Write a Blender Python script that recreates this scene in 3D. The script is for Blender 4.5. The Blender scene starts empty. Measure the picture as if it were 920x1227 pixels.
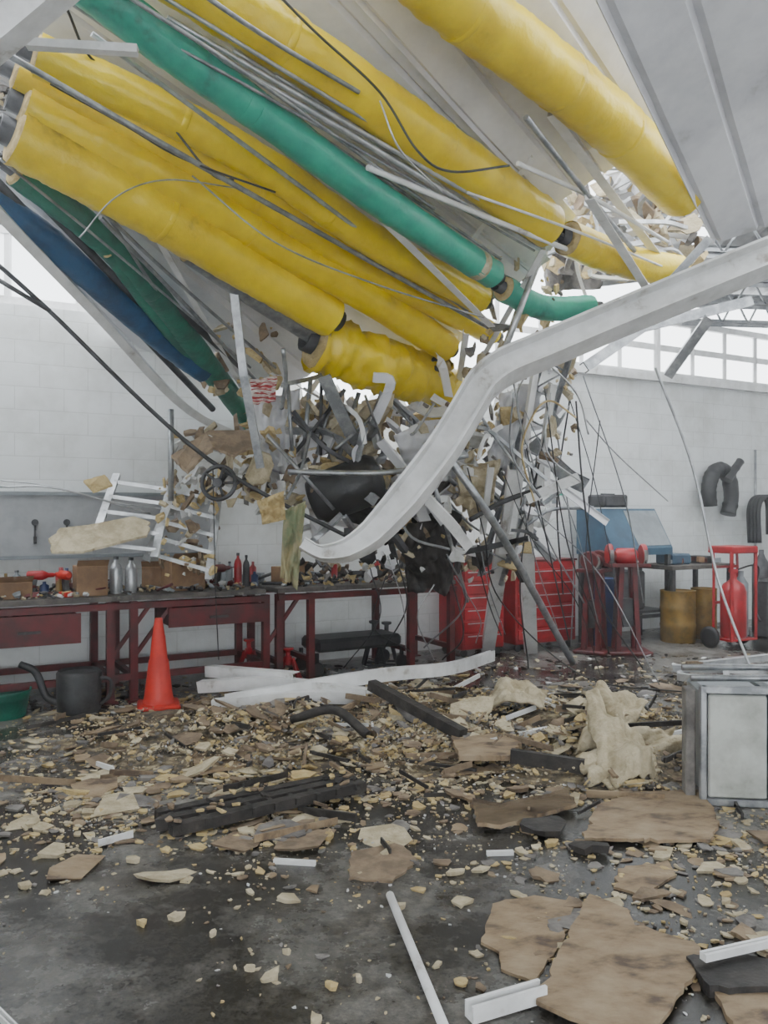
import bpy, math, random
from mathutils import Vector, Matrix, Euler, noise
random.seed(7)
CH=1.52; FP=1000.0
# ---------- survey helpers: photo bearing + measured distance -> world metres
def P(u,v,y): return Vector(((u-460)/FP*y, y, CH-(v-613)/FP*y))
def F(u,v,z=0.0):
    y=(CH-z)*FP/(v-613); return Vector(((u-460)/FP*y,y,z))
def R(u,v,off=0.0):
    y=1/(.2326-.000218*v-.00006*max(0,u-460)); return P(u,v,y+off)
WS=.56; WA=math.atan(WS)
def wy(u,t): return (8.916-t/.8725)/(1-WS*(u-460)/1000)
def S(u,t,z):
    y=wy(u,t); return Vector(((u-460)/FP*y,y,z))
RW=Matrix.Rotation(WA,3,'Z'); I3=Matrix.Identity(3)
D=Vector((math.cos(WA),math.sin(WA),0)); N=Vector((math.sin(WA),-math.cos(WA),0)); Z=Vector((0,0,1))
def rnd(a,b): return random.uniform(a,b)
def rrot(tilt=.3): return Euler((rnd(-tilt,tilt),rnd(-tilt,tilt),rnd(0,6.28))).to_matrix()

# ---------- materials
def mat(name,c1,c2=None,rough=.6,metal=0,scale=4,bump=0,bscale=30,lo=.4,hi=.6,c3=None,stretch=None):
    m=bpy.data.materials.new(name); m.use_nodes=True; nt=m.node_tree; b=nt.nodes['Principled BSDF']
    b.inputs['Roughness'].default_value=rough; b.inputs['Metallic'].default_value=metal
    tc=nt.nodes.new('ShaderNodeTexCoord'); vec=tc.outputs['Object']
    if stretch:
        mp=nt.nodes.new('ShaderNodeMapping'); mp.inputs['Scale'].default_value=stretch
        nt.links.new(vec,mp.inputs['Vector']); vec=mp.outputs['Vector']
    if c2 is None: c2=tuple(x*.75 for x in c1)
    n=nt.nodes.new('ShaderNodeTexNoise'); n.inputs['Scale'].default_value=scale; n.inputs['Detail'].default_value=8; n.inputs['Roughness'].default_value=.65
    r=nt.nodes.new('ShaderNodeValToRGB'); e=r.color_ramp.elements
    e[0].position=lo; e[0].color=(*c1,1); e[1].position=hi; e[1].color=(*c2,1)
    if c3:
        k=r.color_ramp.elements.new(min(.99,hi+.1)); k.color=(*c3,1)
    nt.links.new(vec,n.inputs['Vector']); nt.links.new(n.outputs['Fac'],r.inputs['Fac']); nt.links.new(r.outputs['Color'],b.inputs['Base Color'])
    if bump:
        n2=nt.nodes.new('ShaderNodeTexNoise'); n2.inputs['Scale'].default_value=bscale; n2.inputs['Detail'].default_value=5
        nt.links.new(vec,n2.inputs['Vector'])
        bp=nt.nodes.new('ShaderNodeBump'); bp.inputs['Strength'].default_value=bump; bp.inputs['Distance'].default_value=.02
        nt.links.new(n2.outputs['Fac'],bp.inputs['Height']); nt.links.new(bp.outputs['Normal'],b.inputs['Normal'])
    return m
M={}
M['yellow']=mat('yellow_vinyl',(.80,.60,.003),(.66,.47,.003),.33,scale=2.2,bump=.45,bscale=12,c3=(.36,.25,.01))
M['green']=mat('green_wrap',(.03,.36,.24),(.025,.27,.19),.38,scale=4,bump=.4,bscale=10,c3=(.03,.15,.11))
M['blue']=mat('blue_wrap',(.012,.085,.2),(.01,.05,.12),.4,scale=4,bump=.3)
M['dgreen']=mat('dark_green_wrap',(.012,.19,.12),(.01,.1,.07),.4,scale=4,bump=.3)
M['tape']=mat('tape_joint',(.55,.5,.36),(.3,.25,.12),.6,scale=9)
M['deck']=mat('white_deck_paint',(.7,.7,.72),(.57,.57,.6),.5,scale=2,bump=.1,c3=(.38,.38,.38))
M['white']=mat('white_painted_steel',(.78,.78,.78),(.62,.62,.61),.45,scale=4,bump=.1,c3=(.3,.26,.22))
M['galv']=mat('galvanised_steel',(.38,.39,.4),(.2,.21,.22),.35,.6,scale=8)
M['dsteel']=mat('dark_steel',(.07,.07,.075),(.028,.028,.028),.5,.3,scale=8)
M['black']=mat('black_rubber',(.015,.015,.017),(.03,.03,.03),.45,scale=6,bump=.2)
M['foam']=mat('foam_insulation',(.56,.44,.22),(.42,.31,.14),.95,scale=9,bump=.8,bscale=45)
M['foam2']=mat('pale_foam',(.54,.47,.33),(.36,.3,.19),.95,scale=9,bump=.6,bscale=45)
M['board']=mat('fibre_board',(.25,.185,.12),(.14,.1,.065),.9,scale=9,bump=.4)
M['ply']=mat('plywood',(.34,.26,.17),(.24,.17,.1),.75,scale=4,bump=.3,lo=.35,hi=.52,stretch=(1,1.8,1),c3=(.09,.06,.04))
M['char']=mat('charred_felt',(.016,.014,.013),(.04,.034,.03),.7,scale=9,bump=.5)
M['grit']=mat('plaster_grit',(.6,.6,.6),(.4,.4,.38),.9,scale=9)
M['grey']=mat('grey_mineral',(.22,.205,.19),(.11,.1,.095),.9,scale=9,bump=.4)
M['bed']=mat('crushed_insulation_bed',(.06,.05,.042),(.19,.15,.095),.9,scale=9,bump=1,bscale=40,lo=.42,hi=.55,c3=(.4,.33,.2))
M['red']=mat('red_paint',(.38,.008,.014),(.24,.008,.01),.35,scale=5)
M['dred']=mat('dark_red_paint',(.12,.008,.01),(.055,.008,.008),.5,scale=6,c3=(.04,.022,.02))
M['cone']=mat('orange_red_plastic',(.6,.03,.015),(.45,.02,.01),.45,scale=5)
M['card']=mat('cardboard',(.28,.17,.09),(.19,.11,.06),.85,scale=6)
M['alu']=mat('aluminium',(.55,.56,.57),(.36,.37,.38),.35,.6,scale=9)
M['bluep']=mat('blue_grey_paint',(.04,.10,.155),(.03,.065,.11),.5,scale=4)
M['greyp']=mat('grey_panel_paint',(.24,.265,.28),(.17,.19,.2),.45,scale=4)
M['cabp']=mat('dirty_cabinet_panel',(.55,.57,.53),(.38,.39,.35),.5,scale=4,c3=(.25,.22,.18))
M['navy']=mat('blue_drum_paint',(.01,.035,.14),(.01,.025,.08),.4,scale=4)
M['ochre']=mat('ochre_drum_paint',(.24,.14,.02),(.13,.08,.015),.5,scale=6)
M['bench']=mat('oily_bench_top',(.13,.115,.1),(.05,.045,.04),.6,scale=7,c3=(.3,.28,.24))
M['peg']=mat('pegboard_grey',(.36,.37,.38),(.28,.29,.3),.7,scale=4)
M['wallp']=mat('wall_paint',(.66,.67,.66),(.56,.57,.56),.8,scale=1.5)
M['ceil']=mat('ceiling_sheet',(.5,.5,.5),(.35,.35,.35),.8,scale=2)
M['stripe']=mat('red_cloth',(.4,.04,.04),(.7,.65,.6),.9,scale=3,lo=.49,hi=.5,stretch=(1,1,14))
M['drape']=mat('torn_membrane',(.22,.27,.15),(.4,.35,.2),.8,scale=6,bump=.4)
def floor_mat():
    m=bpy.data.materials.new('wet_concrete'); m.use_nodes=True; nt=m.node_tree; b=nt.nodes['Principled BSDF']
    tc=nt.nodes.new('ShaderNodeTexCoord')
    def nz(s,d=8,r=.6):
        n=nt.nodes.new('ShaderNodeTexNoise'); n.inputs['Scale'].default_value=s; n.inputs['Detail'].default_value=d; n.inputs['Roughness'].default_value=r
        nt.links.new(tc.outputs['Object'],n.inputs['Vector']); return n
    def ramp(src,p0,c0,p1,c1):
        r=nt.nodes.new('ShaderNodeValToRGB'); e=r.color_ramp.elements
        e[0].position=p0; e[0].color=(*c0,1); e[1].position=p1; e[1].color=(*c1,1); nt.links.new(src,r.inputs['Fac']); return r.outputs['Color']
    def mul(a,b_):
        mx=nt.nodes.new('ShaderNodeMix'); mx.data_type='RGBA'; mx.blend_type='MULTIPLY'; mx.inputs[0].default_value=1
        nt.links.new(a,mx.inputs[6]); nt.links.new(b_,mx.inputs[7]); return mx.outputs[2]
    a=nz(.8,10,.68); c=nz(45,6,.8); d=nz(5,8,.7)
    col=ramp(a.outputs['Fac'],.44,(.032,.031,.029),.58,(.17,.168,.165))
    col=mul(col,ramp(c.outputs['Fac'],.35,(.45,.45,.45),.66,(1.6,1.52,1.38)))
    col=mul(col,ramp(d.outputs['Fac'],.36,(.35,.32,.28),.54,(1,1,1)))
    nt.links.new(col,b.inputs['Base Color'])
    r3=nt.nodes.new('ShaderNodeMapRange'); r3.inputs[1].default_value=.44; r3.inputs[2].default_value=.6; r3.inputs[3].default_value=.1; r3.inputs[4].default_value=.5
    nt.links.new(a.outputs['Fac'],r3.inputs[0]); nt.links.new(r3.outputs[0],b.inputs['Roughness'])
    bp=nt.nodes.new('ShaderNodeBump'); bp.inputs['Strength'].default_value=.2; bp.inputs['Distance'].default_value=.01
    nt.links.new(c.outputs['Fac'],bp.inputs['Height']); nt.links.new(bp.outputs['Normal'],b.inputs['Normal'])
    return m
M['floor']=floor_mat()
def block_mat():
    m=bpy.data.materials.new('painted_block_wall'); m.use_nodes=True; nt=m.node_tree; b=nt.nodes['Principled BSDF']
    tc=nt.nodes.new('ShaderNodeTexCoord'); sp=nt.nodes.new('ShaderNodeSeparateXYZ'); cb=nt.nodes.new('ShaderNodeCombineXYZ')
    nt.links.new(tc.outputs['Object'],sp.inputs[0]); nt.links.new(sp.outputs['X'],cb.inputs['X']); nt.links.new(sp.outputs['Z'],cb.inputs['Y'])
    br=nt.nodes.new('ShaderNodeTexBrick'); br.inputs['Scale'].default_value=1; br.inputs['Brick Width'].default_value=.4; br.inputs['Row Height'].default_value=.2
    br.inputs['Mortar Size'].default_value=.006; br.inputs['Mortar Smooth'].default_value=.5
    br.inputs['Color1'].default_value=(.71,.73,.73,1); br.inputs['Color2'].default_value=(.69,.71,.71,1); br.inputs['Mortar'].default_value=(.6,.615,.61,1)
    nt.links.new(cb.outputs[0],br.inputs['Vector'])
    n=nt.nodes.new('ShaderNodeTexNoise'); n.inputs['Scale'].default_value=1.5; n.inputs['Detail'].default_value=8; n.inputs['Roughness'].default_value=.7
    nt.links.new(tc.outputs['Object'],n.inputs['Vector'])
    r=nt.nodes.new('ShaderNodeValToRGB'); r.color_ramp.elements[0].position=.32; r.color_ramp.elements[0].color=(.76,.75,.72,1); r.color_ramp.elements[1].position=.55; r.color_ramp.elements[1].color=(1,1,1,1)
    nt.links.new(n.outputs['Fac'],r.inputs['Fac'])
    mx=nt.nodes.new('ShaderNodeMix'); mx.data_type='RGBA'; mx.blend_type='MULTIPLY'; mx.inputs[0].default_value=1
    nt.links.new(br.outputs['Color'],mx.inputs[6]); nt.links.new(r.outputs['Color'],mx.inputs[7]); nt.links.new(mx.outputs[2],b.inputs['Base Color'])
    b.inputs['Roughness'].default_value=.75
    bp=nt.nodes.new('ShaderNodeBump'); bp.inputs['Strength'].default_value=.2; bp.inputs['Distance'].default_value=.006; bp.invert=True
    nt.links.new(br.outputs['Fac'],bp.inputs['Height']); nt.links.new(bp.outputs['Normal'],b.inputs['Normal'])
    return m
M['block']=block_mat()
mg=bpy.data.materials.new('frosted_glazing'); mg.use_nodes=True; nt=mg.node_tree; nt.nodes.clear()
o=nt.nodes.new('ShaderNodeOutputMaterial'); t=nt.nodes.new('ShaderNodeBsdfTranslucent'); t.inputs[0].default_value=(.9,.92,.93,1)
tr=nt.nodes.new('ShaderNodeBsdfTransparent'); mxs=nt.nodes.new('ShaderNodeMixShader'); mxs.inputs[0].default_value=.15
nt.links.new(t.outputs[0],mxs.inputs[1]); nt.links.new(tr.outputs[0],mxs.inputs[2]); nt.links.new(mxs.outputs[0],o.inputs[0]); M['glaze']=mg

# ---------- mesh builder
def catmull(pts,k=6):
    if len(pts)<3: return [pts[0].lerp(pts[-1],i/k) for i in range(k+1)]
    q=[pts[0]*2-pts[1]]+list(pts)+[pts[-1]*2-pts[-2]]; out=[]
    for i in range(1,len(q)-2):
        a,b,c,d=q[i-1],q[i],q[i+1],q[i+2]
        for j in range(k):
            t=j/k; out.append(.5*((2*b)+(c-a)*t+(2*a-5*b+4*c-d)*t*t+(3*b-a-3*c+d)*t**3))
    out.append(pts[-1].copy()); return out
class MB:
    def __init__(s): s.v=[];s.f=[];s.m=[];s.sm=[];s.names=[]
    def mi(s,n):
        if n not in s.names: s.names.append(n)
        return s.names.index(n)
    def add(s,vs,fs,m,smooth=False):
        o=len(s.v); s.v+= [tuple(x) for x in vs]; k=s.mi(m)
        for f in fs: s.f.append([i+o for i in f]); s.m.append(k); s.sm.append(smooth)
        return s
    def box(s,c,sz,m,rot=I3,bev=0):
        c=Vector(c); hx,hy,hz=[x/2 for x in sz]
        if bev<=0: bev=min(sz)*.06
        b=min(bev,min(sz)*.45); vs=[];idx={}
        for sx in(-1,1):
            for sy in(-1,1):
                for sz_ in(-1,1):
                    for ax in range(3):
                        p=[sx*(hx-b),sy*(hy-b),sz_*(hz-b)]; p[ax]=[sx*hx,sy*hy,sz_*hz][ax]
                        idx[(sx,sy,sz_,ax)]=len(vs); vs.append(c+rot@Vector(p))
        fs=[]
        for ax in range(3):
            o1,o2=[a for a in range(3) if a!=ax]
            for sg in(-1,1):
                q=[]
                for (a,b_) in((-1,-1),(1,-1),(1,1),(-1,1)):
                    k=[0,0,0]; k[ax]=sg;k[o1]=a;k[o2]=b_; q.append(idx[(*k,ax)])
                fs.append(q)
        for ax in range(3):
            o1,o2=[a for a in range(3) if a!=ax]
            for a in(-1,1):
                for b_ in(-1,1):
                    k0=[0,0,0];k0[ax]=-1;k0[o1]=a;k0[o2]=b_;k1=list(k0);k1[ax]=1
                    fs.append([idx[(*k0,o1)],idx[(*k1,o1)],idx[(*k1,o2)],idx[(*k0,o2)]])
        for sx in(-1,1):
            for sy in(-1,1):
                for z_ in(-1,1): fs.append([idx[(sx,sy,z_,a)] for a in range(3)])
        return s.add(vs,fs,m)
    def sweep(s,pts,prof,m,ref=Vector((0,1,0)),smooth=False,scale=None,closed=True):
        n=len(prof); vs=[]
        for i,p in enumerate(pts):
            t=(pts[min(i+1,len(pts)-1)]-pts[max(i-1,0)]).normalized()
            a=ref-t*ref.dot(t)
            if a.length<.05: a=Vector((1,0,0))-t*t.x
            a.normalize(); b=t.cross(a); k=scale[i] if scale else 1
            vs+=[p+a*x*k+b*y*k for x,y in prof]
        fs=[]
        for i in range(len(pts)-1):
            for j in range(n if closed else n-1):
                j2=(j+1)%n; fs.append([i*n+j,i*n+j2,(i+1)*n+j2,(i+1)*n+j])
        s.add(vs,fs,m,smooth)
        if closed:
            o=len(s.v)-len(vs); k=s.mi(m)
            s.f.append([o+j for j in range(n)][::-1]); s.m.append(k); s.sm.append(False)
            s.f.append([o+(len(pts)-1)*n+j for j in range(n)]); s.m.append(k); s.sm.append(False)
        return s
    def tube(s,pts,r,m,n=10,jit=0,ref=Vector((0,1,0))):
        prof=[(r*math.cos(6.2832*j/n),r*math.sin(6.2832*j/n)) for j in range(n)]
        sc=[1+rnd(-jit,jit) for _ in pts] if jit else None
        return s.sweep(pts,prof,m,ref,True,sc)
    def bar(s,a,b,w,h,m,ref=Vector((0,0,1))):
        return s.sweep([Vector(a),Vector(b)],[(-w/2,-h/2),(w/2,-h/2),(w/2,h/2),(-w/2,h/2)],m,ref)
    def angle(s,a,b,w,m,t=.006,ref=Vector((0,0,1)),bend=0):
        a,b=Vector(a),Vector(b); pts=[a,b]
        if bend:
            md=a.lerp(b,rnd(.3,.7))+Vector((rnd(-1,1),rnd(-1,1),rnd(-1,1)))*bend; pts=catmull([a,md,b],4)
        return s.sweep(pts,[(0,0),(w,0),(w,t),(t,t),(t,w),(0,w)],m,ref)
    def chan(s,pts,w,h,m,t=.012,ref=Vector((0,1,0))):
        w2,h2=w/2,h/2
        return s.sweep(pts,[(-w2,-h2),(w2,-h2),(w2,-h2+t),(-w2+t,-h2+t),(-w2+t,h2-t),(w2,h2-t),(w2,h2),(-w2,h2)],m,ref)
    def ibeam(s,pts,w,h,m,t=.014,ref=Vector((0,1,0)),scale=None):
        w2,h2,q=w/2,h/2,t/2
        return s.sweep(pts,[(-w2,-h2),(w2,-h2),(w2,-h2+t),(q,-h2+t),(q,h2-t),(w2,h2-t),(w2,h2),(-w2,h2),(-w2,h2-t),(-q,h2-t),(-q,-h2+t),(-w2,-h2+t)],m,ref,False,scale)
    def lathe(s,c,prof,m,n=20,rot=I3,smooth=True):
        c=Vector(c); vs=[]
        for r,z in prof: vs+=[c+rot@Vector((r*math.cos(6.2832*j/n),r*math.sin(6.2832*j/n),z)) for j in range(n)]
        fs=[[i*n+j,i*n+(j+1)%n,(i+1)*n+(j+1)%n,(i+1)*n+j] for i in range(len(prof)-1) for j in range(n)]
        s.add(vs,fs,m,smooth); o=len(s.v)-len(vs); k=s.mi(m)
        for st in(0,(len(prof)-1)*n): s.f.append([o+st+j for j in range(n)]); s.m.append(k); s.sm.append(False)
        return s
    def poly(s,pts,thick,m,rag=0):
        pts=[Vector(p) for p in pts]
        if rag:
            q=[]
            for i,p in enumerate(pts):
                b=pts[(i+1)%len(pts)]; L=(b-p).length; k=max(1,int(L/.028))
                for j in range(k):
                    x=p.lerp(b,j/k); q.append(x+(Vector((rnd(-1,1),rnd(-1,1),0))*rag*(.5 if random.random()<.7 else 1.6) if j else Vector((0,0,0))))
            pts=q
        n=len(pts); tv=thick if isinstance(thick,Vector) else Vector((0,0,thick))
        vs=pts+[p-tv for p in pts]
        return s.add(vs,[list(range(n)),list(range(2*n-1,n-1,-1))]+[[i,n+i,n+(i+1)%n,(i+1)%n] for i in range(n)],m)
    def slab(s,c,rx,ry,th,rot,m,n=None):
        n=n or random.randint(5,9); c=Vector(c); vs=[]; ang=[6.2832*(i+rnd(-.4,.4))/n for i in range(n)]
        rad=[rnd(.5,1.15) for _ in ang]
        for k,zz in((1,.5),(.88,-.5)):
            for a,r in zip(ang,rad):
                q=r*k
                vs.append(c+rot@Vector((rx*q*math.cos(a),ry*q*math.sin(a),th*(zz+rnd(-.2,.2)))))
        vs.append(c+rot@Vector((rx*rnd(-.2,.2),ry*rnd(-.2,.2),th*rnd(.5,.9))))
        return s.add(vs,[[i,(i+1)%n,2*n] for i in range(n)]+[list(range(2*n-1,n-1,-1))]+[[i,n+i,n+(i+1)%n,(i+1)%n] for i in range(n)],m)
    def sheet(s,c00,c10,c01,c11,nu,nv,fn,m,th=.0,smooth=True):
        vs=[]; nrm=((c10-c00).cross(c01-c00)).normalized()
        for i in range(nu+1):
            for j in range(nv+1):
                u,v=i/nu,j/nv
                p=c00*(1-u)*(1-v)+c10*u*(1-v)+c01*(1-u)*v+c11*u*v
                vs.append(p+nrm*fn(u,v))
        q=lambda i,j:i*(nv+1)+j
        fs=[[q(i,j),q(i+1,j),q(i+1,j+1),q(i,j+1)] for i in range(nu) for j in range(nv)]
        return s.add(vs,fs,m,smooth)
    def build(s,name,solid=0,center=True):
        me=bpy.data.meshes.new(name)
        vs=[Vector(v) for v in s.v]
        c=Vector((0,0,0))
        if center:
            c=Vector([(min(v[i] for v in vs)+max(v[i] for v in vs))/2 for i in range(3)])
        me.from_pydata([tuple(v-c) for v in vs],[],s.f)
        for n in s.names: me.materials.append(M[n])
        for p,k,sm in zip(me.polygons,s.m,s.sm): p.material_index=k; p.use_smooth=sm
        me.update()
        ob=bpy.data.objects.new(name,me); ob.location=c; bpy.context.collection.objects.link(ob)
        if solid:
            md=ob.modifiers.new('thickness','SOLIDIFY'); md.thickness=solid; md.offset=0
        return ob

# ---------- camera
cam=bpy.data.cameras.new('camera'); co=bpy.data.objects.new('camera',cam); bpy.context.collection.objects.link(co)
co.location=(0,0,CH); co.rotation_euler=(math.pi/2,0,0); cam.sensor_fit='HORIZONTAL'; cam.sensor_width=36; cam.lens=36*FP/920; cam.clip_start=.05
bpy.context.scene.camera=co
# ---------- world
w=bpy.data.worlds.new('overcast_sky'); bpy.context.scene.world=w; w.use_nodes=True
bg=w.node_tree.nodes['Background']; bg.inputs[0].default_value=(.92,.965,1,1); bg.inputs[1].default_value=6.0
mh=bpy.data.materials.new('haze_scatter'); mh.use_nodes=True; nt=mh.node_tree; nt.nodes.clear()
o=nt.nodes.new('ShaderNodeOutputMaterial'); vs_=nt.nodes.new('ShaderNodeVolumeScatter'); vs_.inputs['Density'].default_value=.009; vs_.inputs['Anisotropy'].default_value=.6; vs_.inputs['Color'].default_value=(.97,.98,1,1)
nt.links.new(vs_.outputs[0],o.inputs['Volume']); M['air']=mh
MB().box((1.5,5.0,2.75),(11.0,15.6,5.4),'air').build('haze_volume')  # scattering volume added to brighten the blacks and soften contrast

# ---------- room shell
MB().box((1.5,5.2,-.1),(13,17,.2),'floor').build('floor')
O=Vector((-3.6,6.9,0))-D*1.3
mb=MB(); L=13.0; ns=104; top=[]
for i in range(ns+1):
    s_=L*i/ns; u=s_-1.3
    h=3.3
    if 3.1<u<5.6: h=2.65+.25*noise.noise(Vector((s_*3,0,0)))+ (.12 if i%2 else 0)
    top.append(h)
for i in range(ns):
    x0,x1=L*i/ns,L*(i+1)/ns; h0,h1=top[i],top[i+1]
    mb.add([(x0,0,0),(x1,0,0),(x1,0,h1),(x0,0,h0),(x0,.2,0),(x1,.2,0),(x1,.2,h1),(x0,.2,h0)],[[0,1,2,3],[7,6,5,4],[3,2,6,7]],'block')
wb=mb.build('wall_back',center=False); wb.location=O; wb.rotation_euler=(0,0,WA)
MB().box((-4.3,2.2,1.9),(.2,8.6,3.8),'wallp').build('wall_left')
MB().box((7.2,5.5,2.1),(.2,15,4.2),'wallp').build('wall_right')
MB().box((1.5,-3.2,3.9),(11.4,.2,1.6),'wallp').box((-3.3,-3.2,1.55),(1.8,.2,3.1),'wallp').box((5.7,-3.2,1.55),(2.8,.2,3.1),'wallp').build('wall_front')  # out of view; side pieces added to cut the light from the front
mb=MB().box((1.4,.3,4.65),(11.4,7.2,.12),'ceil')
for i in range(6): mb.box((1.4,-2.6+i*1.2,4.5),(11.4,.08,.18),'galv')
mb.build('ceiling')
mb=MB().sheet(Vector((3.5,7.9,4.5)),Vector((7.1,7.6,4.6)),Vector((3.8,11.8,4.55)),Vector((7.1,12.6,4.6)),60,2,lambda u,v:.03*(1 if int(u*60)%4<2 else -1),'ceil')
mb.build('ceiling_rear',solid=.02)
def SW(s_,t,z): return O+D*s_+N*t+Z*z
def cler(name,s0,s1,z0,z1,n,mid=True,frost=False):
    mb=MB()
    for z in (z0+.04,z1-.04)+(((z0+z1)/2,) if mid else ()): mb.bar(SW(s0,-.1,z),SW(s1,-.1,z),.08,.06 if z!=(z0+z1)/2 else .025,'white')
    for i in range(n+1):
        x=s0+(s1-s0)*i/n; mb.bar(SW(x,-.1,z0),SW(x,-.1,z1),.05,.035,'white')
    if frost: mb.add([SW(s0,-.1,z0+.05),SW(s1,-.1,z0+.05),SW(s1,-.1,z1-.05),SW(s0,-.1,z1-.05)],[[0,1,2,3]],'glaze')
    mb.build(name)
cler('window_1',0,4.1,3.3,4.0,7,False,True)
cler('window_2',7.0,9.6,3.3,4.1,4)
cler('window_3',9.65,12.9,3.3,4.1,5)
MB().bar(SW(6.9,.03,3.27),SW(12.9,.03,3.27),.1,.12,'white').build('trim_1')

def joist(mb,a,b,dep,m,dirv=Vector((0,0,-1)),n=10,r=.014,cw=.04):
    a,b=Vector(a),Vector(b); dv=dirv*dep
    for off in(Vector((0,0,0)),dv):
        mb.angle(a+off,b+off,cw,m); mb.angle(a+off,b+off,-cw,m)
    pr=a
    for i in range(1,2*n+1):
        q=a.lerp(b,i/(2*n))+(dv if i%2 else Vector((0,0,0))); mb.tube([pr,q],r,m,6); pr=q
for i,yy in enumerate((8.2,9.2,10.2,11.2)):
    mb=MB(); joist(mb,(3.1+.3*i,yy,4.42),(7.1,yy+.6,4.47),.35,'galv',n=8,cw=.05); mb.build('roof_joist')
for q in [[(735,400,8.5),(900,360,8.8)],[(800,450,9.0),(850,380,8.6)],[(700,440,7.6),(780,385,8.2)]]:
    mb=MB(); mb.chan([P(*a) for a in q],.06,.1,'galv'); mb.build('broken_purlin')

# ---------- hanging roof deck
def panel(name,a0,a1,b0,b1,off,ribs,amp=.03,m='deck',warp=.03):
    offs=off if isinstance(off,tuple) else (off,)*4
    c=[R(*q,o) for q,o in zip((a0,a1,b0,b1),offs)]
    nu=ribs*10; sd=rnd(0,50)
    def fn(u,v):
        ph=(u*ribs)%1; k=0
        if .05<ph<.15: k=1
        elif .55<ph<.6: k=.4
        return amp*k+warp*noise.noise(Vector((u*2+sd,v*3,0)))
    mb=MB().sheet(c[0],c[1],c[2],c[3],nu,24,fn,m,smooth=False)
    return mb.build(name,solid=.008)
panel('roof_deck_panel',(685,-60),(1010,-90),(855,292),(1010,240),(-.35,-.35,-.25,-.25),3,amp=.04)
panel('roof_deck_panel',(520,-80),(760,-90),(705,180),(900,150),.25,3)
panel('roof_deck_panel',(350,-80),(590,-90),(655,250),(750,190),.3,3)
panel('roof_deck_panel',(130,-80),(390,-90),(640,330),(690,255),.35,3)
panel('roof_deck_panel',(0,-40),(180,-80),(575,370),(660,310),.38,3)
panel('roof_deck_panel',(-60,70),(30,-30),(545,420),(590,350),.42,2)
panel('roof_deck_panel',(-50,150),(-40,70),(470,440),(560,400),.5,2)
panel('roof_deck_panel',(40,215),(40,130),(310,470),(430,430),.35,2)
panel('roof_deck_panel',(-30,215),(-10,160),(235,500),(330,470),.6,2)

# ---------- ducts
def duct(name,pix,r,off=0,m='yellow',wr=.03,bands=(),n=24,k=18):
    pts=catmull([R(q[0],q[1],q[2] if len(q)>2 else off) for q in pix],k)
    mb=MB(); vs=[]; sd=rnd(0,99)
    ref=Vector((0,1,0)); N_=len(pts)
    for i,p in enumerate(pts):
        t=(pts[min(i+1,N_-1)]-pts[max(i-1,0)]).normalized(); a=(ref-t*ref.dot(t)).normalized(); b=t.cross(a)
        for j in range(n):
            th=6.2832*j/n; rr=r*(1+wr*1.8*noise.noise(Vector((math.cos(th)*1.2+sd,math.sin(th)*1.2,i*.25)))+wr*1.8*noise.noise(Vector((math.cos(th)*3+sd,math.sin(th)*3,i*.7))))
            vs.append(p+a*rr*math.cos(th)+b*rr*math.sin(th))
    fs=[[i*n+j,i*n+(j+1)%n,(i+1)*n+(j+1)%n,(i+1)*n+j] for i in range(N_-1) for j in range(n)]
    mb.add(vs,fs,m,True)
    for e,nx in((0,1),(N_-1,N_-2)):
        t=(pts[e]-pts[nx]).normalized(); rot=t.to_track_quat('Z','Y').to_matrix()
        mb.lathe(pts[e]-t*.02,[(r*.97,0),(r*.9,.03),(r*.55,.045),(r*.5,.0)],'foam',14,rot)
        mb.lathe(pts[e]-t*.02,[(r*.5,0),(r*.5,.12),(r*.4,.12),(r*.4,.02)],'dsteel',14,rot)
    for bnd in bands:
        i=max(1,min(N_-2,int(bnd*(N_-1)))); t=(pts[i+1]-pts[i]).normalized(); rot=t.to_track_quat('Z','Y').to_matrix()
        w_=.04 if m=='yellow' else .08
        mb.lathe(pts[i]-t*.05,[(r*1.0,0),(r*1.03,.005),(r*1.03,w_),(r*1.0,w_+.005)],'tape' if (m!='yellow' and bnd>.9) else m,18,rot)
    return mb.build(name)
duct('insulated_yellow_pipe',[(470,-70),(545,0),(640,72),(730,145),(818,232)],.175,-.02,bands=(.3,.6,.8))
duct('insulated_yellow_pipe',[(150,-75),(265,0),(375,72),(480,145),(580,215),(655,270)],.16,-.02,bands=(.35,.7))
duct('insulated_yellow_pipe',[(680,285),(745,312),(812,325)],.13,-.1)
duct('insulated_yellow_pipe',[(45,65),(200,135),(330,207),(450,290),(575,358)],.115,-.02,bands=(.3,.65))
duct('insulated_yellow_pipe',[(20,88),(170,165),(310,240),(440,322),(590,400)],.10,.12,bands=(.5,))
duct('insulated_yellow_pipe',[(30,128),(190,210),(330,292),(440,355),(535,415)],.13,-.02,bands=(.45,))
duct('insulated_yellow_pipe',[(18,162),(110,212),(200,262),(300,322),(395,378)],.17,-.2,bands=(.5,))
duct('bare_grey_pipe',[(225,300,-.2),(310,358,-.2),(388,408,-.2)],.085,-.1,m='galv',wr=0)
duct('insulated_yellow_pipe',[(378,408,-.25),(440,432,-.25),(500,452,-.2),(552,478,-.2)],.23,-.2,wr=.12)
duct('insulated_yellow_pipe',[(525,440,-.2),(528,480,-.2),(512,520,-.2)],.12,-.2,wr=.25)
duct('insulated_green_pipe',[(90,-30),(200,55),(330,148),(470,250),(590,328)],.105,-.28,m='green',bands=(.45,.75,.97))
duct('insulated_green_pipe',[(603,345),(650,368),(708,368)],.1,-.25,m='green')
duct('insulated_blue_pipe',[(-20,232),(60,290),(130,352),(200,412),(245,445)],.1,-.15,m='blue')
duct('insulated_green_pipe',[(20,205),(110,275),(180,345),(240,425),(300,505)],.1,-.08,m='dgreen',bands=(.5,))
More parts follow.
